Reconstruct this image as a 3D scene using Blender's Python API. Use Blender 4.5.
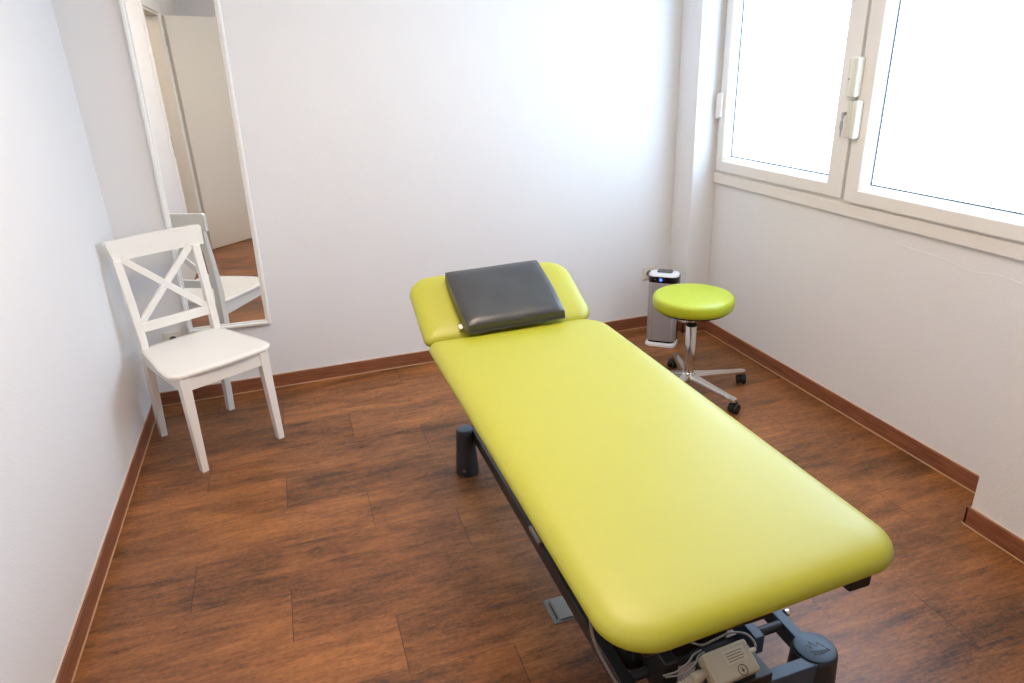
import bpy, bmesh, math, random
from mathutils import Vector, Matrix
random.seed(4)
scn = bpy.context.scene
C = scn.collection
for o in list(bpy.data.objects):
    bpy.data.objects.remove(o)

# ------------------------------------------------------------------ camera, light, exposure
cam_d = bpy.data.cameras.new('camera'); cam_d.sensor_width = 36.0; cam_d.lens = 24.2; cam_d.clip_start = .02
cam = bpy.data.objects.new('camera', cam_d); C.objects.link(cam); scn.camera = cam
cr, cu, cf = Vector((.94891, -.313295, -.037622)), Vector((.152496, .350933, .9239)), Vector((.27625, .882435, -.38078))
m = Matrix((cr, cu, -cf)).transposed().to_4x4(); m.translation = Vector((.80914, -3.60971, 1.6)); cam.matrix_world = m

scn.view_settings.view_transform = 'Standard'; scn.view_settings.look = 'None'
scn.view_settings.gamma = 1.0; scn.view_settings.use_curve_mapping = False
scn.view_settings.exposure = 0.40
world = bpy.data.worlds.new('world'); scn.world = world; world.use_nodes = True
world.node_tree.nodes['Background'].inputs[0].default_value = (.75, .88, 1, 1)
world.node_tree.nodes['Background'].inputs[1].default_value = .8

def area(name, loc, rot, sx, sy, power, col):
    l = bpy.data.lights.new(name, 'AREA'); l.shape = 'RECTANGLE'; l.size = sx; l.size_y = sy; l.energy = power; l.color = col
    o = bpy.data.objects.new(name, l); C.objects.link(o); o.location = loc; o.rotation_euler = rot; return o
WINDOW_EMIT = 5.7
FILL_LAMP_EMIT = 7.9
HALL_POWER = 12
area('added_hall_light', (-.9, -3.0, 2.5), (0, 0, 0), .5, .5, HALL_POWER, (1, .86, .7))  # added unseen light for the hallway, without a fixture

# ------------------------------------------------------------------ materials
def lin(c):
    return tuple(((v/255)/12.92 if v/255 <= .04045 else ((v/255+.055)/1.055)**2.4) for v in c)+(1,)
def mat(name, rgb, rough=.5, metal=0, spec=.5, bump=0, bscale=100, bdist=.002, var=0, coat=0):
    m = bpy.data.materials.new(name); m.use_nodes = True; nt = m.node_tree; b = nt.nodes['Principled BSDF']
    b.inputs['Base Color'].default_value = lin(rgb); b.inputs['Roughness'].default_value = rough
    b.inputs['Metallic'].default_value = metal; b.inputs['Specular IOR Level'].default_value = spec
    b.inputs['Coat Weight'].default_value = coat
    tc = nt.nodes.new('ShaderNodeTexCoord')
    if bump:
        n = nt.nodes.new('ShaderNodeTexNoise'); n.inputs['Scale'].default_value = bscale; n.inputs['Detail'].default_value = 3
        nt.links.new(tc.outputs['Object'], n.inputs['Vector'])
        bp = nt.nodes.new('ShaderNodeBump'); bp.inputs['Strength'].default_value = bump; bp.inputs['Distance'].default_value = bdist
        nt.links.new(n.outputs['Fac'], bp.inputs['Height']); nt.links.new(bp.outputs['Normal'], b.inputs['Normal'])
    if var:
        n2 = nt.nodes.new('ShaderNodeTexNoise'); n2.inputs['Scale'].default_value = 6; n2.inputs['Detail'].default_value = 4
        nt.links.new(tc.outputs['Object'], n2.inputs['Vector'])
        mx = nt.nodes.new('ShaderNodeMix'); mx.data_type = 'RGBA'
        a = lin(rgb); mx.inputs[6].default_value = tuple(x*(1-var) for x in a[:3])+(1,); mx.inputs[7].default_value = tuple(min(1, x*(1+var)) for x in a[:3])+(1,)
        nt.links.new(n2.outputs['Fac'], mx.inputs[0]); nt.links.new(mx.outputs[2], b.inputs['Base Color'])
    return m
def emit(name, rgb, s):
    m = bpy.data.materials.new(name); m.use_nodes = True; nt = m.node_tree; b = nt.nodes['Principled BSDF']
    b.inputs['Base Color'].default_value = lin(rgb); b.inputs['Emission Color'].default_value = lin(rgb); b.inputs['Emission Strength'].default_value = s
    return m

M = {}
M['wall'] = mat('wall_plaster', (236, 236, 237), .85, spec=.2, bump=.42, bscale=140, bdist=.003, var=.012)
M['ceil'] = mat('ceiling_paint', (240, 238, 232), .9, spec=.1, bump=.1, bscale=120)
M['white'] = mat('white_lacquer', (244, 243, 239), .28, spec=.5, bump=.03, bscale=30)
M['chair'] = mat('chair_white_lacquer', (247, 244, 237), .2, spec=.5, bump=.03, bscale=20, bdist=.001)
M['upvc'] = mat('window_plastic', (238, 234, 228), .3, spec=.45, bump=.01, bscale=200)
M['lock'] = mat('lock_plastic', (226, 224, 208), .35, bump=.01)
M['doorp'] = mat('door_paint', (232, 226, 214), .45, bump=.02, bscale=60)
M['lime'] = mat('lime_vinyl', (178, 179, 36), .50, spec=.8, bump=.12, bscale=420, bdist=.0006, coat=.35)
M['lime'].node_tree.nodes['Principled BSDF'].inputs['Coat Roughness'].default_value = .42
M['lime2'] = mat('lime_vinyl_stool', (184, 196, 34), .40, spec=.7, bump=.12, bscale=420, bdist=.0006)
M['leather'] = mat('charcoal_leather', (54, 55, 58), .33, spec=.8, bump=.25, bscale=14, bdist=.006, var=.06)
M['black'] = mat('black_powder_coat', (34, 36, 40), .38, spec=.5, bump=.08, bscale=500, bdist=.0004)
M['legm'] = mat('anthracite_plastic', (48, 52, 58), .42, spec=.5, bump=.12, bscale=500, bdist=.0005)
M['sheenm'] = mat('plastic_window_sheen', (64, 84, 106), .38, spec=.5, bump=.04, bscale=300)  # bluer base colour carries the window's sheen on the dark plastic
M['rubber_shade'] = mat('black_rubber_and_shade', (22, 22, 24), .5, bump=.05)  # rubber parts; also painted-in shade on the table's underside
M['chrome'] = mat('polished_metal', (215, 212, 208), .14, metal=1, bump=.01, bscale=40)
M['steel'] = mat('brushed_steel', (170, 168, 164), .32, metal=1, bump=.05, bscale=300)
M['beige'] = mat('beige_plastic', (190, 180, 160), .5, bump=.03, bscale=300)
M['beiged'] = mat('beige_label', (206, 198, 180), .5, bump=.01)
M['ink'] = mat('dark_print', (70, 66, 62), .6, bump=.01)
M['greycable'] = mat('grey_cable', (150, 150, 148), .5, bump=.01)
M['socket'] = mat('socket_plastic', (232, 226, 214), .35, bump=.01)
M['hole'] = mat('dark_hole', (30, 28, 26), .6, bump=.01)
M['gasket'] = mat('gasket_rubber', (80, 96, 112), .6, bump=.01)
M['mesh'] = mat('purifier_grey', (170, 168, 172), .5, bump=.02)
M['pblack'] = mat('gloss_black', (14, 14, 18), .15, bump=.005)
M['pwhite'] = mat('purifier_white', (236, 236, 238), .3, bump=.005)
M['pgrey'] = mat('vent_grey', (92, 92, 96), .5, bump=.02)
M['caulk'] = mat('caulk_tan', (196, 160, 122), .7, bump=.1)
M['chip'] = mat('plaster_edge', (226, 206, 186), .8, bump=.2)
M['led'] = emit('blue_led', (60, 90, 255), 3.0)
M['pane'] = emit('frosted_pane_daylight', (198, 227, 255), WINDOW_EMIT)
M['lamp'] = emit('added_lamp_diffuser', (255, 230, 207), FILL_LAMP_EMIT)  # glow of the two added ceiling lamps
mm = bpy.data.materials.new('mirror_glass'); mm.use_nodes = True; b = mm.node_tree.nodes['Principled BSDF']
b.inputs['Base Color'].default_value = (.9, .9, .88, 1); b.inputs['Metallic'].default_value = 1; b.inputs['Roughness'].default_value = 0.0
M['mirror'] = mm

# fine perforated look on the purifier
nt = M['mesh'].node_tree; tc = nt.nodes.new('ShaderNodeTexCoord'); vo = nt.nodes.new('ShaderNodeTexVoronoi'); vo.inputs['Scale'].default_value = 190
vo.inputs['Randomness'].default_value = .15
nt.links.new(tc.outputs['Object'], vo.inputs['Vector']); rp = nt.nodes.new('ShaderNodeValToRGB')
rp.color_ramp.elements[0].position = .25; rp.color_ramp.elements[0].color = lin((120, 118, 124)); rp.color_ramp.elements[1].position = .5; rp.color_ramp.elements[1].color = lin((186, 184, 188))
nt.links.new(vo.outputs['Distance'], rp.inputs[0]); nt.links.new(rp.outputs[0], nt.nodes['Principled BSDF'].inputs['Base Color'])

def nodes_helper(nt):
    def N(t, **k):
        n = nt.nodes.new(t)
        for a, v in k.items(): setattr(n, a, v)
        return n
    def math_(op, a, b=None, c=None):
        n = N('ShaderNodeMath', operation=op)
        for i, v in enumerate((a, b, c)):
            if v is None: continue
            if isinstance(v, (int, float)): n.inputs[i].default_value = v
            else: nt.links.new(v, n.inputs[i])
        return n.outputs[0]
    return N, math_

def wood_floor():
    m = bpy.data.materials.new('wood_plank_floor'); m.use_nodes = True; nt = m.node_tree; b = nt.nodes['Principled BSDF']
    N, mt = nodes_helper(nt); L = nt.links.new
    tc = N('ShaderNodeTexCoord'); sp = N('ShaderNodeSeparateXYZ'); L(tc.outputs['Object'], sp.inputs[0]); X, Y = sp.outputs[0], sp.outputs[1]
    W = .2365
    v = mt('DIVIDE', mt('MULTIPLY', Y, -1.0), W); row = mt('FLOOR', v); fv = mt('FRACT', v)
    u = mt('DIVIDE', mt('SUBTRACT', mt('SUBTRACT', X, 1.24), mt('MULTIPLY', row, .31)), .93); col = mt('FLOOR', u); fu = mt('FRACT', u)
    du = mt('MULTIPLY', mt('MINIMUM', fu, mt('SUBTRACT', 1.0, fu)), .93); dv = mt('MULTIPLY', mt('MINIMUM', fv, mt('SUBTRACT', 1.0, fv)), W)
    joint = mt('MAXIMUM', mt('LESS_THAN', du, .0013), mt('MULTIPLY', mt('LESS_THAN', dv, .0008), .4))
    idv = N('ShaderNodeCombineXYZ'); L(col, idv.inputs[0]); L(row, idv.inputs[1])
    wn = N('ShaderNodeTexWhiteNoise', noise_dimensions='3D'); L(idv.outputs[0], wn.inputs['Vector'])
    off = N('ShaderNodeVectorMath', operation='SCALE'); L(wn.outputs['Color'], off.inputs[0]); off.inputs['Scale'].default_value = 20
    def noise(sx, sy, scale, detail, rough, useoff=True, dist=0.0):
        mp = N('ShaderNodeMapping'); mp.inputs['Scale'].default_value = (sx, sy, 1); L(tc.outputs['Object'], mp.inputs[0])
        ad = N('ShaderNodeVectorMath', operation='ADD'); L(mp.outputs[0], ad.inputs[0])
        if useoff: L(off.outputs[0], ad.inputs[1])
        n = N('ShaderNodeTexNoise'); n.inputs['Scale'].default_value = scale; n.inputs['Detail'].default_value = detail; n.inputs['Roughness'].default_value = rough
        n.inputs['Distortion'].default_value = dist; L(ad.outputs[0], n.inputs['Vector']); return n.outputs['Fac']
    big = noise(.9, 3.0, 2.0, 4, .6, False, .5)       # tonal clouds along the plank
    mid = noise(1.3, 8, 3.2, 8, .72, True, .4)      # streaks
    fine = noise(3.0, 26, 6.0, 8, .8, True, .3)      # grain
    cross = noise(16, 22, 4.0, 5, .7, True, .4)       # short saw marks
    t = mt('ADD', mt('MULTIPLY', big, .34), mt('MULTIPLY', mid, .40)); t = mt('ADD', t, mt('MULTIPLY', fine, .34)); t = mt('ADD', t, mt('MULTIPLY', mt('SUBTRACT', wn.outputs['Value'], .5), .06))
    t = mt('ADD', t, mt('MULTIPLY', mt('SUBTRACT', cross, .5), .22))
    rp = N('ShaderNodeValToRGB'); L(t, rp.inputs[0]); e = rp.color_ramp.elements
    e[0].position = .395; e[0].color = lin((52, 33, 21)); e[1].position = .70; e[1].color = lin((190, 124, 66))
    for pos, c in ((.45, (90, 56, 32)), (.52, (126, 79, 43)), (.59, (152, 97, 54))):
        k = e.new(pos); k.color = lin(c)
    # dark knots / worm marks
    kn = noise(5, 9, 3.2, 6, .75, True, .6); km = N('ShaderNodeMapRange'); L(kn, km.inputs[0]); km.inputs[1].default_value = .60; km.inputs[2].default_value = .74
    sm = N('ShaderNodeMix', data_type='RGBA'); L(mt('MULTIPLY', km.outputs[0], .6), sm.inputs[0]); L(rp.outputs[0], sm.inputs[6]); sm.inputs[7].default_value = lin((58, 36, 26))
    jm = N('ShaderNodeMix', data_type='RGBA'); L(mt('MULTIPLY', joint, .8), jm.inputs[0]); L(sm.outputs[2], jm.inputs[6]); jm.inputs[7].default_value = lin((40, 24, 18))
    L(jm.outputs[2], b.inputs['Base Color'])
    rr = mt('ADD', mt('MULTIPLY', mid, .2), .28); L(rr, b.inputs['Roughness']); b.inputs['Specular IOR Level'].default_value = .5
    h = mt('SUBTRACT', mt('ADD', mt('MULTIPLY', fine, .6), mt('MULTIPLY', cross, .4)), joint)
    bp = N('ShaderNodeBump'); bp.inputs['Strength'].default_value = .35; bp.inputs['Distance'].default_value = .0015; L(h, bp.inputs['Height']); L(bp.outputs[0], b.inputs['Normal'])
    return m
M['floor'] = wood_floor()
def wood_base():
    m = bpy.data.materials.new('baseboard_wood'); m.use_nodes = True; nt = m.node_tree; b = nt.nodes['Principled BSDF']
    N, mt = nodes_helper(nt); L = nt.links.new
    tc = N('ShaderNodeTexCoord'); mp = N('ShaderNodeMapping'); mp.inputs['Scale'].default_value = (3, 3, 70); L(tc.outputs['Object'], mp.inputs[0])
    n = N('ShaderNodeTexNoise'); n.inputs['Scale'].default_value = 2.5; n.inputs['Detail'].default_value = 4; L(mp.outputs[0], n.inputs['Vector'])
    rp = N('ShaderNodeValToRGB'); L(n.outputs['Fac'], rp.inputs[0]); e = rp.color_ramp.elements
    e[0].position = .3; e[0].color = lin((116, 70, 48)); e[1].position = .75; e[1].color = lin((164, 104, 74)); L(rp.outputs[0], b.inputs['Base Color']); b.inputs['Roughness'].default_value = .4
    return m
M['base'] = wood_base()

# wall plaster: shallow scraped marks under the right window are added as their own relief below

# ------------------------------------------------------------------ mesh helpers
class MB:
    def __init__(s): s.bm = bmesh.new()
    def box(s, x0, x1, y0, y1, z0, z1, mtx=None):
        if x0 > x1: x0, x1 = x1, x0
        if y0 > y1: y0, y1 = y1, y0
        vs = [s.bm.verts.new((x, y, z)) for x in (x0, x1) for y in (y0, y1) for z in (z0, z1)]
        if mtx: [setattr(v, 'co', mtx @ v.co) for v in vs]
        for f in ((0,1,3,2),(4,6,7,5),(0,4,5,1),(2,3,7,6),(0,2,6,4),(1,5,7,3)): s.bm.faces.new([vs[i] for i in f])
        return s
    def loops(s, rings, cap=True, closed=True):
        R = [[s.bm.verts.new(p) for p in r] for r in rings]
        n = len(R[0])
        for a, b in zip(R, R[1:]):
            for i in range(n if closed else n-1):
                j = (i+1) % n; s.bm.faces.new((a[i], a[j], b[j], b[i]))
        if cap: s.bm.faces.new(list(reversed(R[0]))); s.bm.faces.new(R[-1])
        return s
    def tube(s, pts, r, n=10, cap=True):
        pts = [Vector(p) for p in pts]; rr = r if isinstance(r, (list, tuple)) else [r]*len(pts); rings = []
        up = Vector((0, 0, 1)); T0 = (pts[1]-pts[0]).normalized()
        if abs(T0.dot(up)) > .9: up = Vector((0, 1, 0))
        nrm = T0.cross(up).normalized()
        for i, p in enumerate(pts):
            T = (pts[min(i+1, len(pts)-1)]-pts[max(i-1, 0)]).normalized()
            nrm = (nrm-T*nrm.dot(T)).normalized(); bn = T.cross(nrm)
            rings.append([p+(nrm*math.cos(2*math.pi*k/n)+bn*math.sin(2*math.pi*k/n))*rr[i] for k in range(n)])
        return s.loops(rings, cap)
    def lathe(s, prof, c=(0, 0, 0), n=40, cap=True):
        return s.loops([[(c[0]+r*math.cos(2*math.pi*k/n), c[1]+r*math.sin(2*math.pi*k/n), c[2]+z) for k in range(n)] for r, z in prof], cap)
    def build(s, name, mt, parent=None, bevel=0, seg=2, smooth=True, wn=True, label=None):
        bmesh.ops.recalc_face_normals(s.bm, faces=s.bm.faces)
        me = bpy.data.meshes.new(name); s.bm.to_mesh(me); s.bm.free(); me.materials.append(mt)
        o = bpy.data.objects.new(name, me); C.objects.link(o)
        if parent: o.parent = parent
        if smooth:
            for p in me.polygons: p.use_smooth = True
            if not bevel: me.set_sharp_from_angle(angle=math.radians(40))
        if bevel:
            b = o.modifiers.new('bevel', 'BEVEL'); b.width = bevel; b.segments = seg; b.limit_method = 'ANGLE'; b.angle_limit = math.radians(35); b.harden_normals = True
        if label: o['label'] = label
        return o
def spline(pts, k=8):
    P = [Vector(p) for p in pts]; P = [P[0]*2-P[1]]+P+[P[-1]*2-P[-2]]; out = []
    for i in range(1, len(P)-2):
        a, b, c, d = P[i-1:i+3]
        for j in range(k):
            t = j/k; out.append(.5*((2*b)+(c-a)*t+(2*a-5*b+4*c-d)*t*t+(3*b-a-3*c+d)*t**3))
    out.append(P[-2]); return out
def rrect(x0, x1, y0, y1, r, z, n=8, f=None):
    out = []; rs = r if isinstance(r, tuple) else (r,)*4      # far right, far left, near left, near right
    for (sx, sy, a0), r in zip(((1, 1, 0), (0, 1, 90), (0, 0, 180), (1, 0, 270)), rs):
        r = max(r, .0005); cx = x1-r if sx else x0+r; cy = y1-r if sy else y0+r
        for k in range(n+1):
            a = math.radians(a0+90*k/n); p = (cx+r*math.cos(a), cy+r*math.sin(a), z); out.append(f(p) if f else p)
    return out
def slab(x0, x1, y0, y1, r, prof, n=8, f=None):
    m = MB(); m.loops([rrect(x0+d, x1-d, y0+d, y1-d, tuple(max(q-d, .006) for q in (r if isinstance(r, tuple) else (r,)*4)), z, n, f) for d, z in prof]); return m
def struct(o):
    o['kind'] = 'structure'; return o
def thing(name, label, cat, loc=(0, 0, 0), rz=0, group=None):
    o = bpy.data.objects.new(name, None); C.objects.link(o); o.location = loc; o.rotation_euler = (0, 0, rz); o['label'] = label; o['category'] = cat
    o.empty_display_size = .1
    if group: o['group'] = group
    return o

# ------------------------------------------------------------------ the room
XR, XP, YP = 3.13, 2.975, -.197      # right wall, corner pier
XN, YN = 2.932, -2.178               # near pier
HB, ZC, YB = .072, 2.6, -5.0
struct(MB().box(-2.0, 3.4, YB-.1, .12, -.1, 0).build('floor', M['floor'], smooth=False))
struct(MB().box(-2.0, 3.4, YB-.1, .12, ZC, ZC+.1).build('ceiling', M['ceil'], smooth=False))
struct(MB().box(-.12, 3.4, 0, .12, 0, ZC).build('wall_back', M['wall'], smooth=False))
D0, D1, DZ = -2.52, -3.44, 2.06      # doorway in the left wall
struct(MB().box(-.12, 0, D0, 0, 0, ZC).box(-.12, 0, YB, D1, 0, ZC).box(-.12, 0, D1, D0, DZ, ZC).build('wall_left', M['wall'], smooth=False))
W0, W1, WZ0, WZ1 = YP, -2.16, .905, 2.28
struct(MB().box(XR, XR+.22, YP, 0, 0, ZC).box(XR, XR+.22, W1, W0, 0, WZ0).box(XR, XR+.22, W1, W0, WZ1, ZC).box(XR, XR+.22, YN, W1, 0, ZC).build('wall_right', M['wall'], smooth=False))
struct(MB().box(XP, XR, YP, 0, 0, ZC).build('wall_corner', M['wall'], smooth=True, bevel=.006, seg=3))
struct(MB().box(XN, XR+.22, YB, YN, 0, ZC).build('wall_near', M['wall'], smooth=False))
struct(MB().box(-.12, 3.4, YB-.12, YB, 0, ZC).build('wall_rear', M['wall'], smooth=False))
# hallway seen through the doorway
struct(MB().box(-1.6, -1.48, YB, -1.0, 0, ZC).box(-1.48, -.12, -1.12, -1.0, 0, ZC).box(-1.48, -.12, YB-.12, YB, 0, ZC).build('wall_hall', M['wall'], smooth=False))

# scraped plaster marks under the right window
def scrape(pts, w):
    mb = MB(); q = spline(pts, 10)
    rings = []
    for i, p in enumerate(q):
        ww = w*(.35+.65*math.sin(math.pi*i/(len(q)-1)))*(.8+.4*random.random())
        rings.append([(XR+.001, p.y, p.z-ww), (XR-.0012, p.y, p.z-ww*.5), (XR-.0012, p.y, p.z+ww*.1), (XR+.001, p.y, p.z+ww)])
    return mb.loops(rings)
a = scrape([(0, -1.40, .852), (0, -1.58, .838), (0, -1.69, .836), (0, -1.80, .822), (0, -1.845, .819), (0, -1.94, .832), (0, -2.05, .821)], .005)
b2 = scrape([(0, -.86, .83), (0, -1.0, .835), (0, -1.12, .828), (0, -1.2, .832)], .004)
struct(a.build('trim_1', M['wall'])); struct(b2.build('trim_3', M['wall']))

# baseboards
def baseboard(name, segs):
    mb = MB(); ck = MB()
    for (x0, x1, y0, y1, dx, dy) in segs:
        t = .011
        if dx: mb.box(x0, x0+dx*t, y0, y1, .001, HB); ck.box(x0+dx*t*.9, x0+dx*(t+.004), y0, y1, 0, .004)
        else: mb.box(x0, x1, y0, y0+dy*t, .001, HB); ck.box(x0, x1, y0+dy*t*.9, y0+dy*(t+.004), 0, .004)
    o = struct(mb.build(name, M['base'], bevel=.003)); ck.build('caulk_line', M['caulk'], o, smooth=False); return o
baseboard('baseboard_left', [(0, 0, D0+.12, 0, 1, 0), (0, 0, YB, D1-.12, 1, 0)])
baseboard('baseboard_back', [(0, XP, 0, 0, 0, -1)])
baseboard('baseboard_corner', [(XP, XP, YP-.011, 0, -1, 0), (XP-.011, XR, YP, YP, 0, -1)])
baseboard('baseboard_right', [(XR, XR, YN+.011, YP, -1, 0)])
baseboard('baseboard_near', [(XN, XN, YB, YN+.011, -1, 0), (XN-.011, XR, YN, YN, 0, 1)])
# pale paint edge along the top of the baseboards
ed = MB()
ed.box(0, .004, D0+.12, 0, HB, HB+.004).box(0, XP, -.004, 0, HB, HB+.004).box(XR-.004, XR, YN, YP, HB, HB+.004).box(XN-.004, XN, YB, YN, HB, HB+.004).box(XP-.004, XR, YP-.004, YP, HB, HB+.004)
struct(ed.build('trim_2', M['chip'], smooth=False))

# ------------------------------------------------------------------ door (seen in the mirror)
door = bpy.data.objects.new('door_1', None); C.objects.link(door); struct(door)
cs = MB()
for x0, x1 in ((-.004, .016), (-.136, -.116)):
    cs.box(x0, x1, D0-.0, D0+.075, 0, DZ+.075).box(x0, x1, D1-.075, D1, 0, DZ+.075).box(x0, x1, D1, D0, DZ, DZ+.075)
cs.build('casing', M['white'], door, bevel=.004)
jb = MB(); jb.box(-.12, 0, D0-.018, D0, 0, DZ).box(-.12, 0, D1, D1+.018, 0, DZ).box(-.12, 0, D1+.018, D0-.018, DZ-.018, DZ)
jb.build('jamb', M['doorp'], door, bevel=.002)
MB().box(.012, .018, D0+.005, D0+.025, .98, 1.14).build('strike_plate', M['steel'], door, bevel=.001)
leaf = bpy.data.objects.new('door_leaf_pivot', None)
ang = math.atan2(-.69, .72)
Tm = Matrix.Translation((.03, D1-.03, 0)) @ Matrix.Rotation(ang, 4, 'Z')
lf = MB().box(0, .86, -.02, .02, .008, 2.045, Tm).build('leaf', M['doorp'], door, bevel=.003)
MB().box(.76, .79, -.027, .027, .93, 1.12, Tm).build('handle_plate', M['steel'], lf, bevel=.002)
MB().tube([Tm @ Vector(p) for p in ((.775, .02, 1.05), (.775, .06, 1.05), (.765, .065, 1.05), (.66, .065, 1.05))], .009).build('handle', M['steel'], lf)
for z in (.25, 1.8):
    MB().lathe([(.008, z), (.008, z+.1)], (.012, D1-.012, 0), 12).build('hinge', M['steel'], door)
bpy.data.objects.remove(leaf)

# ------------------------------------------------------------------ window
win = bpy.data.objects.new('window_1', None); C.objects.link(win); struct(win)
fr = MB()
XF = 3.118
fr.box(XF, XR+.07, W1, W0, WZ0, .985).box(XF, XR+.07, W1, W0, WZ1-.06, WZ1).box(XF, XR+.07, W0-.045, W0, .985, WZ1-.06).box(XF, XR+.07, W1, W1+.06, .985, WZ1-.06)
fr.build('window_frame', M['upvc'], win, bevel=.004)
MB().box(XF-.006, XF+.002, W1, W0, WZ0, .958).build('window_apron', M['upvc'], win, bevel=.003)
def sash(y0, y1, z0, z1, la, lb, name='sash'):
    """y0 > y1 ; face at x = 3.098"""
    f = MB(); xa, xb = 3.098, 3.165
    def ring(d, x):
        k = min(1, d/.05); p, q = d+la*k, d+lb*k
        return [(x, y0-p, z0+d), (x, y1+q, z0+d), (x, y1+q, z1-d), (x, y0-p, z1-d)]
    outer0, outer1, in1, bead = ring(0, xb), ring(0, xa), ring(.052, xa), ring(.056, xa+.004)
    V = [[f.bm.verts.new(p) for p in r] for r in (outer0, outer1, in1, bead, ring(.08, xa+.042), ring(.08, xb))]
    for a_, b_ in zip(V, V[1:]+V[:1]):
        for i in range(4): f.bm.faces.new((a_[i], a_[(i+1) % 4], b_[(i+1) % 4], b_[i]))
    o = f.build(name, M['upvc'], win, bevel=.003)
    g = MB(); d, w = .0755, .008; Y0, Y1 = y0-la, y1+lb
    g.box(3.138, 3.142, Y0-d, Y0-d-w, z0+d, z1-d).box(3.138, 3.142, Y1+d, Y1+d+w, z0+d, z1-d).box(3.138, 3.142, Y1+d, Y0-d, z0+d, z0+d+w).box(3.138, 3.142, Y1+d, Y0-d, z1-d-w, z1-d)
    g.build('gasket', M['gasket'], o, smooth=False)
    MB().box(3.1425, 3.150, Y1+.07, Y0-.07, z0+.07, z1-.07).build('pane', M['pane'], o, smooth=False)
    return o
sash(-.236, -1.184, .978, WZ1-.03, -.004, .040)
sash(-1.200, -2.135, .970, WZ1-.03, .020, 0)
hg = MB().box(3.088, 3.112, -.205, -.236, 1.25, 1.375); hg.box(3.084, 3.102, -.222, -.262, 1.26, 1.385)
hg.build('hinge_cover', M['upvc'], win, bevel=.005, seg=3)
def lockbox(z0, z1, ya, key):
    l = MB().box(3.064, 3.102, ya-.068, ya-(.038 if key else .026), z0, z1).build('window_lock', M['lock'], win, bevel=.011, seg=4)
    MB().box(3.080, 3.100, ya-.024, ya+.004, z0+.004, z1-.004).build('lock_plate', M['lock'], l, bevel=.004)
    if key:
        k = MB(); ya += .014; k.tube([(3.085, ya-.004, z1-.055), (3.072, ya-.004, z1-.055)], .0075, 14); k.build('lock_cylinder', M['steel'], l)
        k = MB(); k.box(3.068, 3.070, ya+.002, ya-.012, z1-.072, z1-.050); k.lathe([(.003, -.030), (.0032, 0)], (3.069, ya-.004, z1-.072), 8); k.box(3.0675, 3.0705, ya+.004, ya-.010, z1-.118, z1-.085)
        k.tube([(3.069, ya-.003, z1-.118), (3.069, ya-.004, z1-.150)], [.004, .0015], 8)
        k.build('key', M['steel'], l)
    else:
        MB().tube([(3.082, ya-.012, z1-.085), (3.077, ya-.012, z1-.085)], .004, 10).build('screw', M['steel'], l)
lockbox(1.395, 1.552, -1.146, False)
lockbox(1.232, 1.386, -1.172, True)
# added ceiling lamp, unseen, giving fill light to walls and table top
lamp = thing('added_ceiling_lamp', 'large flat white square lamp added out of view above the treatment table', 'ceiling lamp', (1.3, -1.9, ZC))
MB().box(-.55, .55, -.55, .55, -.05, 0).build('lamp_housing', M['white'], lamp, bevel=.006)
MB().box(-.52, .52, -.52, .52, -.056, -.0505).build('diffuser', M['lamp'], lamp, bevel=.002)

lamp2 = thing('added_ceiling_lamp', 'small white square lamp added out of view by the rear wall near the door', 'ceiling lamp', (1.0, -4.3, ZC))  # second added lamp, unseen, to brighten the rear wall
MB().box(-.21, .21, -.21, .21, -.05, 0).build('lamp_housing', M['white'], lamp2, bevel=.006)
MB().box(-.19, .19, -.19, .19, -.056, -.0505).build('diffuser', M['lamp'], lamp2, bevel=.002)

# ------------------------------------------------------------------ wall mirror
mir = thing('wall_mirror', 'tall narrow white framed mirror hanging on the back wall behind the chair', 'mirror', (.424, 0, .372))
mir.rotation_euler = (0, .020, 0)
f = MB(); w, h, t = .2, 1.56, .03
V = []
for d, y in ((0, -.002), (0, -.022), (.004, -.026), (.013, -.026), (.017, -.018), (.024, -.018), (.026, -.012), (.026, -.002)):
    V.append([f.bm.verts.new(p) for p in ((-w+d, y, d), (w-d, y, d), (w-d, y, h-d), (-w+d, y, h-d))])
for a_, b_ in zip(V, V[1:]+V[:1]):
    for i in range(4): f.bm.faces.new((a_[i], a_[(i+1) % 4], b_[(i+1) % 4], b_[i]))
f.build('mirror_frame', M['white'], mir, smooth=False)
MB().box(-w+.024, w-.024, -.012, -.004, .024, h-.024).build('mirror_glass', M['mirror'], mir, smooth=False)

# ------------------------------------------------------------------ wall sockets
def socket(name, label, x, z):
    s = thing(name, label, 'wall socket', (x, 0, z), group=None)
    MB().box(-.04, .04, -.010, -.0005, -.04, .04).build('cover_plate', M['socket'], s, bevel=.004, seg=3)
    r = MB(); r.loops([[(rr*math.cos(2*math.pi*k/28), y, rr*math.sin(2*math.pi*k/28)) for k in range(28)] for rr, y in ((.0235, -.0095), (.0235, -.013), (.0195, -.013), (.0185, -.0102))], cap=False)
    r.build('socket_rim', M['socket'], s)
    MB().loops([[(.019*math.cos(2*math.pi*k/28), y, .019*math.sin(2*math.pi*k/28)) for k in range(28)] for y in (-.0098, -.0105)]).build('socket_well', M['pgrey'], s)
    for dx in (-.0095, .0095):
        MB().tube([(dx, -.0100, 0), (dx, -.0112, 0)], .0028, 10).build('pin_hole', M['hole'], s)
    return s
socket('wall_socket', 'beige wall socket low on the wall behind the white chair', .150, .352)
socket('wall_socket', 'beige wall socket with a plug in it beside the air purifier', 2.832, .352)

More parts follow.
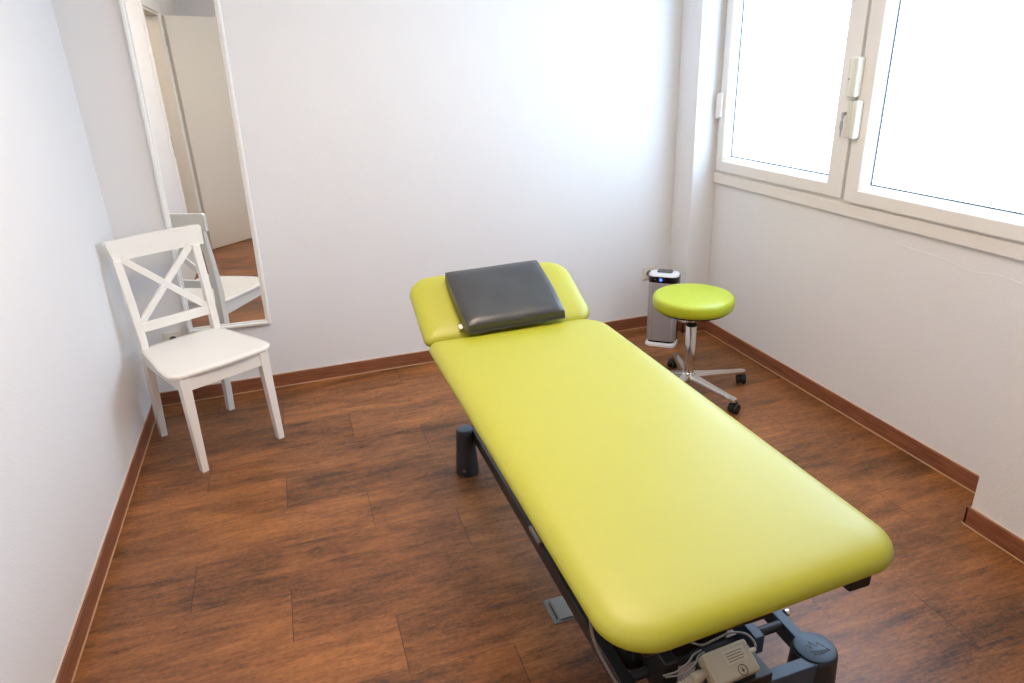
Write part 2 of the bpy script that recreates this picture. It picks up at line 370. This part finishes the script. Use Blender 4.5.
# ------------------------------------------------------------------ floor outlet plate
fp = thing('floor_outlet', 'square silver floor outlet with hinged lid beside the treatment table', 'floor outlet', (1.432, -2.052, 0))
MB().box(-.052, .052, -.052, .052, 0, .003).build('outlet_frame', M['steel'], fp, bevel=.001)
MB().box(-.030, .044, -.044, .044, .003, .0065).build('outlet_lid', M['steel'], fp, bevel=.002)
MB().tube([(-.037, y, .0045) for y in (-.036, .036)], .0016, 8).build('lid_hinge', M['hole'], fp)
for y in (-.040, .040):
    pass

# ------------------------------------------------------------------ chair
def loft(secs):
    """secs: (cx, cy, z, w, d)"""
    return MB().loops([[(x-w/2, y-d/2, z), (x+w/2, y-d/2, z), (x+w/2, y+d/2, z), (x-w/2, y+d/2, z)] for x, y, z, w, d in secs])
def beam(p0, p1, w, d, nrm=(0, 1, 0)):
    p0, p1, nrm = Vector(p0), Vector(p1), Vector(nrm); T = (p1-p0).normalized(); s = T.cross(nrm).normalized(); n2 = s.cross(T).normalized()
    return MB().loops([[p+s*a*w/2+n2*b*d/2 for a, b in ((-1, -1), (1, -1), (1, 1), (-1, 1))] for p in (p0, p1)])
ch = thing('side_chair', 'white wooden cross-back chair standing in the corner before the mirror', 'chair', (.331, -.471, 0), math.radians(29))
bz = .003
seat = MB()
pts = []
def seat_ring(d, z):
    out = []
    # front edge slightly bowed, rounded front corners, narrower back
    for k in range(13):                              # front, left to right
        t = -1+2*k/12; out.append((t*(.166-d), -.246-.010*(1-t*t)+d, z))
    for a in (-75, -50, -25, 0): 
        r = .058; out.append((.173-d*.9+r*math.cos(math.radians(a)), -.188+r*math.sin(math.radians(a))+d*.2, z))
    out.append((.226-d, -.10, z)); out.append((.206-d, .03, z))
    out.append((.190-d, .17, z)); out.append((.176-d, .205-d, z))
    for k in range(1, 8):
        t = 1-2*k/8; out.append((t*(.168-d), .212-d, z))
    out.append((-.176+d, .205-d, z)); out.append((-.190+d, .17, z)); out.append((-.206+d, .03, z)); out.append((-.226+d, -.10, z))
    for a in (180, 205, 230, 255):
        r = .058; out.append((-.173+d*.9+r*math.cos(math.radians(a)), -.188+r*math.sin(math.radians(a))+d*.2, z))
    return out
sm = MB(); sm.loops([seat_ring(.010, .440), seat_ring(.003, .442), seat_ring(0, .449), seat_ring(.0015, .455), seat_ring(.007, .459), seat_ring(.03, .4595)])
sm.build('seat', M['chair'], ch)
for s in (-1, 1):
    loft([(s*.181, -.232, 0, .029, .034), (s*.176, -.218, .36, .040, .044), (s*.176, -.218, .44, .042, .044)]).build('leg', M['chair'], ch, bevel=bz)
    loft([(s*.169, .232, 0, .030, .036), (s*.167, .212, .2, .032, .042), (s*.166, .196, .40, .032, .046), (s*.166, .194, .50, .032, .044), (s*.168, .212, .68, .034, .036), (s*.172, .240, .858, .034, .026)]).build('leg', M['chair'], ch, bevel=bz)
MB().box(-.157, .157, -.236, -.214, .378, .440).build('apron', M['chair'], ch, bevel=.002)
MB().box(-.150, .150, .185, .205, .378, .440).build('apron', M['chair'], ch, bevel=.002)
for s in (-1, 1):
    beam((s*.186, -.2, .409), (s*.172, .18, .409), .062, .018, (1, 0, 0)).build('apron', M['chair'], ch, bevel=.002)
# top rail with rounded ends, slightly curved
rail = MB(); rings = []
N_ = 24
def rail_sec(t):
    xm = .010+.207*t; at = abs(t)
    e = max(0, (at-.94)/.06)
    top = .942-.014*(1-math.sqrt(max(0, 1-e*e))); bot = .852
    y = .262-.012*(1-t*t)*-1-.0
    y = .248+.014*(1-t*t)
    xb_ = xm+(.016 if t < 0 else -.004)*max(0, (at-.8)/.2)
    return [(xb_, y-.010, bot), (xm, y-.0105+.006, top), (xm, y+.0105+.006, top), (xb_, y+.010, bot)]
TS = [-1, -.998, -.993, -.985, -.975, -.965, -.955, -.945]+[-.93+1.86*k/18 for k in range(19)]+[.945, .955, .965, .975, .985, .993, .998, 1]
rail.loops([rail_sec(t) for t in TS])
rail.build('top_rail', M['chair'], ch, bevel=.002, seg=2)
beam((-.152, .197, .552), (.152, .197, .552), .042, .020).build('back_rail', M['chair'], ch, bevel=.002)
beam((-.150, .244, .858), (.150, .202, .570), .030, .014).build('cross_slat', M['chair'], ch, bevel=.002)
beam((.150, .246, .858), (-.150, .204, .570), .030, .014).build('cross_slat', M['chair'], ch, bevel=.002)

# ------------------------------------------------------------------ treatment table
T = thing('treatment_table', 'lime upholstered treatment table on a black lifting frame', 'treatment table', (1.53, -2.1, 0), math.radians(.55))
def tp(x, y, z): return (x-1.53, y+2.1, z)
def TB(x0, x1, y0, y1, z0, z1): return MB().box(x0-1.53, x1-1.53, y0+2.1, y1+2.1, z0, z1)
prof = [(.05, 0), (.026, .001), (.012, .006), (.003, .012), (0, .020), (.003, .030), (.010, .039), (.021, .046), (.036, .051), (.058, .0545), (.09, .0565), (.14, .0575), (.2, .058)]
xa, xb = 1.199-1.53, 1.861-1.53
slab(xa, xb, -2.834+2.1, -1.378+2.1, (.105, .035, .105, .092), [(d, .645+z) for d, z in prof], 12, lambda p: (p[0], p[1]+p[0]*.045*max(0, min(1, (-p[1]+.3)/.9)), p[2])).build('body_cushion', M['lime'], T)
HA = math.radians(25)
def hf(p):
    x, s, h = p; return (x, -1.372+2.1+s*math.cos(HA)-h*math.sin(HA), .70+s*math.sin(HA)+h*math.cos(HA))
slab(xa-.002, xb-.006, -.010, .345, (.095, .095, .030, .070), [(d, -.057+z) for d, z in prof[:-2]], 12, hf).build('head_cushion', M['lime'], T)
# upper frame
uf = TB(1.275, 1.325, -2.80, -1.42, .603, .645); uf.box(1.728-1.53, 1.782-1.53, -2.80+2.1, -1.42+2.1, .603, .645)
uf.box(1.335-1.53, 1.735-1.53, -2.45+2.1, -2.40+2.1, .600, .637); uf.box(1.335-1.53, 1.735-1.53, -1.5+2.1, -1.45+2.1, .600, .637)
uf.build('upper_frame', M['rubber_shade'], T, bevel=.006)  # darker than the other frame black: shade under the cushion put into colour
TB(1.325, 1.55, -2.80, -2.765, .606, .645).build('cross_member', M['rubber_shade'], T, bevel=.004)
TB(1.364, 1.400, -2.8015, -2.8, .612, .624).build('type_label', M['beiged'], T, label='small pale rating label')
for x in (1.33, 1.73):
    hb_ = MB(); hb_.loops([[hf((x-1.53+dx, s, h)) for dx, h in ((-.02, -.066), (.02, -.066), (.02, -.092), (-.02, -.092))] for s in (.0, .27)])
    hb_.build('head_bracket', M['black'], T, bevel=.003)
# base
TB(1.386, 1.420, -2.62, -1.16, .150, .200).build('base_rail', M['black'], T, bevel=.003)
TB(1.866, 1.896, -2.60, -1.16, .150, .200).build('base_rail', M['sheenm'], T, bevel=.003)  # blue window sheen put into this rail's colour
TB(1.42, 1.87, -2.640, -2.606, .135, .200).build('base_crossbar', M['sheenm'], T, bevel=.003)
TB(1.42, 1.87, -1.178, -1.144, .135, .200).build('base_crossbar', M['black'], T, bevel=.003)
def tleg(x, y, rt, rb, h, cap=True):
    c = tp(x, y, 0)
    o = MB().lathe([(rb-.006, 0), (rb, .006), (rb-.002, .03), (rt, h-.012), (rt-.001, h-.006), (rt-.005, h-.001), (rt-.012, h)], c, 44).build('leg', M['legm'], T)
    cp = MB().lathe([(rt-.007, h-.002), (rt-.006, h+.002), (rt-.010, h+.0035), (.001, h+.0045)], c, 44).build('leg_cap', M['sheenm'], o)
    return o
l_nr = tleg(1.887, -2.595, .055, .064, .202)
tleg(1.345, -2.595, .055, .064, .202)
tleg(1.358, -1.187, .036, .049, .205)
tleg(1.905, -1.185, .036, .049, .205)
MB().tube([tp(1.335, -1.228, .035), tp(1.332, -1.236, .035)], .006, 10).build('adjusting_screw', M['steel'], T)
# printed mark on the near right cap: peaks beside a column of letters
mk = MB()
def stroke(p, q, w=.0022):
    a_, b_ = Vector((p[0], p[1], 0)), Vector((q[0], q[1], 0)); t_ = (b_-a_).normalized(); n_ = Vector((-t_.y, t_.x, 0))*w/2; z = .2068
    c0 = Vector(tp(1.887, -2.595, z))
    mk.loops([[c0+v+Vector((0, 0, dz)) for v in (a_-n_, b_-n_, b_+n_, a_+n_)] for dz in (-.0015, 0)])
for a_, b_ in (((-.030, -.004), (-.018, .012)), ((-.018, .012), (-.012, -.002)), ((-.012, -.002), (-.004, .018)), ((-.004, .018), (.004, -.004)), ((.004, -.004), (.012, .010)), ((.012, .010), (.022, -.010)), ((-.022, -.010), (.018, -.018))):
    stroke(a_, b_)
for i in range(5):
    x = -.018+i*.0095; y = -.026+abs(i-2)*.0012
    stroke((x, y), (x+.003, y+.009)); stroke((x+.003, y+.009), (x+.006, y))
    if i % 2 == 0: stroke((x+.001, y+.003), (x+.005, y+.003), .0016)
mo = mk.build('printed_mark', M['ink'], l_nr, smooth=False)
# lift mechanism
TB(1.735, 1.763, -2.556, -1.7, .195, .250).build('lift_arm', M['sheenm'], T, bevel=.003)
TB(1.440, 1.470, -2.48, -1.7, .205, .250).build('lift_arm', M['black'], T, bevel=.003)
for x in (1.48, 1.74):
    MB().tube([tp(x, -2.42, .24), tp(x, -1.95, .60)], .018, 12).build('lift_strut', M['black'], T)
MB().tube([tp(1.405, -2.500, .186), tp(1.880, -2.490, .186)], .013, 18).build('axle', M['legm'], T)
TB(1.43, 1.725, -2.47, -2.15, .16, .59).build('dark_filler', M['rubber_shade'], T, bevel=.015, seg=3)  # plain dark block added to fill the gap above the axle
TB(1.466, 1.504, -2.580, -2.475, .16, .29).build('axle_clamp', M['rubber_shade'], T, bevel=.006)
MB().tube([tp(1.908, -2.46, .185), tp(1.918, -2.46, .185)], .010, 14).build('pivot_bolt', M['chrome'], T, label='shiny round bolt head')
TB(1.55, 1.70, -2.665, -2.575, .235, .262).build('control_shelf', M['black'], T, bevel=.003)
cb = bpy.data.objects.new('control_box', None)
Rm = Matrix.Translation(tp(1.609, -2.626, .285)) @ Matrix.Rotation(math.radians(3), 4, 'Z') @ Matrix.Rotation(math.radians(28), 4, 'X')
box = MB().box(-.064, .056, -.035, .038, -.022, .020, Rm).build('control_box', M['beige'], T, bevel=.006, seg=3, label='beige control box with printed label')
bpy.data.objects.remove(cb)
MB().box(-.018, .040, -.004, .026, .0195, .0206, Rm).build('printed_label', M['beiged'], box, bevel=.0003)
tx = MB()
for i in range(4):
    tx.box(-.012, .034-.004*(i % 2), .019-.006*i, .0205-.006*i, .0205, .0211, Rm)
tx.build('label_text', M['ink'], box, smooth=False)
rg = MB(); rg.loops([[Rm @ Vector((.012+r*math.cos(2*math.pi*k/24), -.022+r*math.sin(2*math.pi*k/24), z)) for k in range(24)] for r, z in ((.012, .0195), (.012, .0208), (.0105, .0208), (.0105, .0195))], cap=False)
rg.box(.008, .016, -.024, -.022, .0195, .0208, Rm).box(.011, .013, -.028, -.016, .0195, .0208, Rm)
rg.build('round_symbol', M['ink'], box, smooth=False)
# cable gland and ribbed strain relief left of the box
gl = MB(); p0 = Rm @ Vector((-.062, .004, -.002)); dirv = Vector((-1, -.12, -.08)).normalized(); pp = []; rr = []
for i in range(26):
    s = i*.0042; pp.append(p0+dirv*s); rr.append((.010 if i < 4 else (.013 if i < 10 else (.0115 if i % 2 else .008)))*(1 if i < 10 else 1-.012*(i-10)))
gl.tube(pp, rr, 16).build('strain_relief', M['beige'], box)
MB().tube(spline([p0+dirv*.105, p0+dirv*.15+Vector((0, 0, -.02)), tp(1.42, -2.70, .20), tp(1.40, -2.72, .14), tp(1.39, -2.70, .05), tp(1.42, -2.66, .008), tp(1.5, -2.6, .006)]), .006, 10).build('power_cable', M['greycable'], T)
pr = Rm @ Vector((.056, .008, .004))
MB().tube([pr, pr+Vector((.012, .002, 0)), pr+Vector((.020, .004, 0))], [.007, .007, .0045], 12).build('cable_plug', M['beige'], box)
MB().tube(spline([pr+Vector((.018, .003, 0)), pr+Vector((.026, .014, .006)), pr+Vector((.020, .040, .012)), pr+Vector((-.012, .056, .012)), pr+Vector((-.050, .060, .002)), pr+Vector((-.080, .075, -.02)), pr+Vector((-.10, .13, -.04))]), .003, 8).build('control_cable', M['greycable'], T)
q0 = Rm @ Vector((-.04, .045, -.01))
MB().tube(spline([q0, q0+Vector((-.018, -.002, -.005)), q0+Vector((-.040, -.020, -.008)), q0+Vector((-.075, -.026, -.014)), q0+Vector((-.11, -.012, -.024))]), .0022, 8).build('control_cable', M['greycable'], T)
MB().tube(spline([q0+Vector((.0, .012, -.006)), q0+Vector((-.022, .010, -.010)), q0+Vector((-.046, -.004, -.012)), q0+Vector((-.078, -.012, -.018)), q0+Vector((-.11, -.002, -.03))]), .0022, 8).build('control_cable', M['greycable'], T)
# cable hanging from the cushion over the left rail
MB().tube(spline([tp(1.235, -2.64, .655), tp(1.222, -2.69, .625), tp(1.236, -2.672, .555), tp(1.255, -2.668, .492), tp(1.282, -2.665, .425), tp(1.305, -2.668, .372)]), .0032, 8).build('hand_control_cable', M['greycable'], T)
MB().tube([tp(1.305, -2.668, .374), tp(1.322, -2.672, .350), tp(1.34, -2.675, .330)], [.007, .009, .006], 12).build('cable_connector', M['beige'], T)
# small pale lettering plate clipped on the left rail
lp = TB(1.380, 1.392, -1.975, -1.885, .198, .212).build('rail_clip', M['steel'], T, bevel=.003)

# ------------------------------------------------------------------ pillow
P = thing('head_pillow', 'flat charcoal leather cushion lying on the raised head rest', 'cushion', (0, 0, 0))
PR = Matrix.Rotation(math.radians(1.0), 4, 'Z')
def pf(p):
    x, s, h = p
    v = PR @ Vector((x-1.518, s-.12, 0)); x, s = v.x+1.518, v.y+.12
    return (x, -1.372+s*math.cos(HA)-h*math.sin(HA), .70+s*math.sin(HA)+h*math.cos(HA))
def pillow():
    mb = MB(); n = 22; x0, x1, s0, s1 = 1.331, 1.703, -.040, .281
    def g(u, v, side):
        ex = 1-abs(2*u-1)**7; ev = 1-abs(2*v-1)**7
        e = max(0, min(ex, ev))**.5
        puff = (1-abs(2*u-1)**2.4)*(1-abs(2*v-1)**2.4)
        thick = .066-.014*v; low = max(.002, (.0045-(s0+(s1-s0)*v)*math.sin(HA))/math.cos(HA)+.001)
        x = x0+(x1-x0)*u; s = s0+(s1-s0)*v
        pinch = .006*(4*(v-.5)**2)*0
        x += (.5-u)*.012*(1-abs(2*v-1)**2)*-1; 
        wr = .0018*math.sin(9*u+4*v)*math.sin(5*v+1)+.0012*math.sin(23*u-9*v)*v*(1-v)*4
        if side: return pf((x-(u-.5)*.008*(1-v), s+.012*(1-v)**3, max(.003+thick*(.84+.16*e)+.007*puff+wr, low+.012)))
        return pf((x, s, low+.004*(1-e)))
    top = [[mb.bm.verts.new(g(i/n, j/n, 1)) for i in range(n+1)] for j in range(n+1)]
    bot = [[mb.bm.verts.new(g(i/n, j/n, 0)) for i in range(n+1)] for j in range(n+1)]
    for j in range(n):
        for i in range(n):
            mb.bm.faces.new((top[j][i], top[j][i+1], top[j+1][i+1], top[j+1][i])); mb.bm.faces.new((bot[j][i], bot[j+1][i], bot[j+1][i+1], bot[j][i+1]))
    for i in range(n):
        mb.bm.faces.new((top[0][i], bot[0][i], bot[0][i+1], top[0][i+1])); mb.bm.faces.new((top[n][i], top[n][i+1], bot[n][i+1], bot[n][i]))
        mb.bm.faces.new((top[i][0], top[i+1][0], bot[i+1][0], bot[i][0])); mb.bm.faces.new((top[i][n], bot[i][n], bot[i+1][n], top[i+1][n]))
    return mb
o = pillow().build('pillow_cover', M['leather'], P, bevel=.004, seg=3)
sd = MB(); sd.tube([pf((1.334+.362*k/30, -.0415, .0375+.0008*math.sin(k))) for k in range(31)], .0022, 8).build('seam', M['leather'], P)
tg = MB(); tg.loops([[pf((1.3285-a_, s_, h_)) for a_, s_, h_ in ((0, .012, .012), (.012, .012, .006), (.012, .034, .006), (0, .034, .012))] , [pf((1.3285-a_, s_, h_+.0015)) for a_, s_, h_ in ((0, .012, .012), (.012, .012, .006), (.012, .034, .006), (0, .034, .012))]]).build('care_tag', M['white'], P, label='tiny white sewn tag')

# ------------------------------------------------------------------ stool
S = thing('rolling_stool', 'round lime stool on a chrome five-star base with black casters', 'stool', (2.585, -.885, 0))
MB().lathe([(.13, .448), (0.1714, 0.4500), (0.1836, 0.4540), (0.1902, 0.4620), (0.1923, 0.4740), (0.1923, 0.4960), (0.1897, 0.5070), (0.1826, 0.5140), (0.1693, 0.5180), (0.1326, 0.5200), (0.0600, 0.5210), (0.0040, 0.5210)], n=64).build('stool_seat', M['lime2'], S)
MB().lathe([(.06, .426), (.150, .438), (.168, .442), (.168, .4485), (.10, .449)], n=56).build('seat_plate', M['rubber_shade'], S)
MB().lathe([(.013, .30), (.013, .43)], n=24).build('gas_lift', M['chrome'], S)
MB().lathe([(.0255, .09), (.0255, .355), (.024, .357), (.02, .358)], n=32).build('column', M['chrome'], S)
MB().lathe([(.020, .356), (.0270, .358), (.0270, .366), (.018, .372), (.0135, .374)], n=28).build('collar', M['rubber_shade'], S)
MB().tube([(.02, .008, .335), (.034, .012, .335)], .005, 12).build('release_knob', M['rubber_shade'], S)
hub = MB().lathe([(.028, .070), (.036, .075), (.036, .100), (.032, .108), (.0262, .110)], n=32).build('hub', M['chrome'], S)
for a in (-7, -77, 72, 142, 213):
    A = math.radians(a); Rz = Matrix.Rotation(A, 4, 'Z')
    arm = MB(); arm.loops([[Rz @ Vector((x, w*q0, z0+hh*q1)) for q0, q1 in ((-1, 0), (-1, .7), (-.7, 1), (.7, 1), (1, .7), (1, 0))] for x, w, z0, hh in ((.02, .024, .072, .032), (.10, .0195, .070, .027), (.24, .0150, .066, .021), (.302, .0145, .064, .019), (.311, .010, .065, .015))])
    arm.build('base_arm', M['chrome'], S)
    cx = Rz @ Vector((.296, 0, 0)); ca = A+math.radians(random.choice((60, 100, 130, 75)))
    Rc = Matrix.Translation(cx) @ Matrix.Rotation(ca, 4, 'Z') @ Matrix.Translation((.012, 0, 0))
    cst = MB(); cst.loops([[Rc @ Vector((.027*math.cos(t_), y, .030+.027*math.sin(t_))) for t_ in [math.radians(-10+20*k) for k in range(12)]] for y in (-.008, .008)]); cst.tube([Rc @ Vector((-.012, 0, .045)), Rc @ Vector((-.012, 0, .067))], .006, 12)
    cc = cst.build('caster', M['rubber_shade'], S)
    for s in (-1, 1):
        wl = MB(); wl.loops([[Rc @ Vector((r*math.cos(2*math.pi*k/28), s*y, .0255+r*math.sin(2*math.pi*k/28))) for k in range(28)] for r, y in ((.020, .0085), (.0250, .0095), (.0255, .015), (.024, .021), (.018, .0235), (.008, .024))])
        wl.build('wheel', M['rubber_shade'], cc)

# ------------------------------------------------------------------ air purifier
A = thing('air_purifier', 'slim grey and white tower air purifier in the corner by the stool', 'air purifier', (2.776, -.285, 0), math.radians(-40))
slab(-.090, .090, -.064, .064, .035, [(.006, 0), (.001, .003), (0, .012), (.003, .020), (.012, .024)], 8).build('base', M['pwhite'], A)
slab(-.076, .076, -.048, .048, .030, [(0, .0235), (0, .036)], 8).build('base_gap', M['pblack'], A)
slab(-.084, .084, -.053, .053, .036, [(.001, .036), (0, .038), (0, .390)], 8).build('body', M['mesh'], A)
slab(-.0845, .0845, -.0535, .0535, .036, [(0, .390), (0, .425), (.001, .426)], 8).build('display_band', M['pblack'], A)
slab(-.085, .085, -.054, .054, .036, [(0, .426), (.001, .432), (.006, .437), (.02, .440), (.04, .441)], 8).build('top_cover', M['pwhite'], A)
slab(-.040, .046, -.018, .030, .012, [(0, .4405), (0, .447), (.004, .450)], 6).build('top_grille', M['pgrey'], A)
MB().box(.076, .0855, -.012, .046, .03, .424).build('side_strip', M['pblack'], A, bevel=.008, seg=3)
MB().tube([(-.010, -.0532, .4085), (-.010, -.0545, .4085)], .0085, 20).build('power_light', M['led'], A, label='small glowing blue light')
MB().tube([(-.042, -.0532, .409), (-.042, -.0542, .409)], .004, 14).build('touch_button', M['pgrey'], A)
pg = MB(); pg.tube([(2.832, -.0125, .352), (2.832, -.030, .352), (2.832, -.045, .352)], [.019, .017, .010], 20)
pg.tube(spline([(2.832, -.045, .352), (2.832, -.07, .34), (2.838, -.08, .28), (2.85, -.09, .15), (2.86, -.11, .04), (2.858, -.155, .012), (2.848, -.20, .012)]), .0032, 8)
po = pg.build('power_plug', M['pgrey']); po['label'] = 'grey plug and cord in the wall socket behind the air purifier'; po['category'] = 'plug'
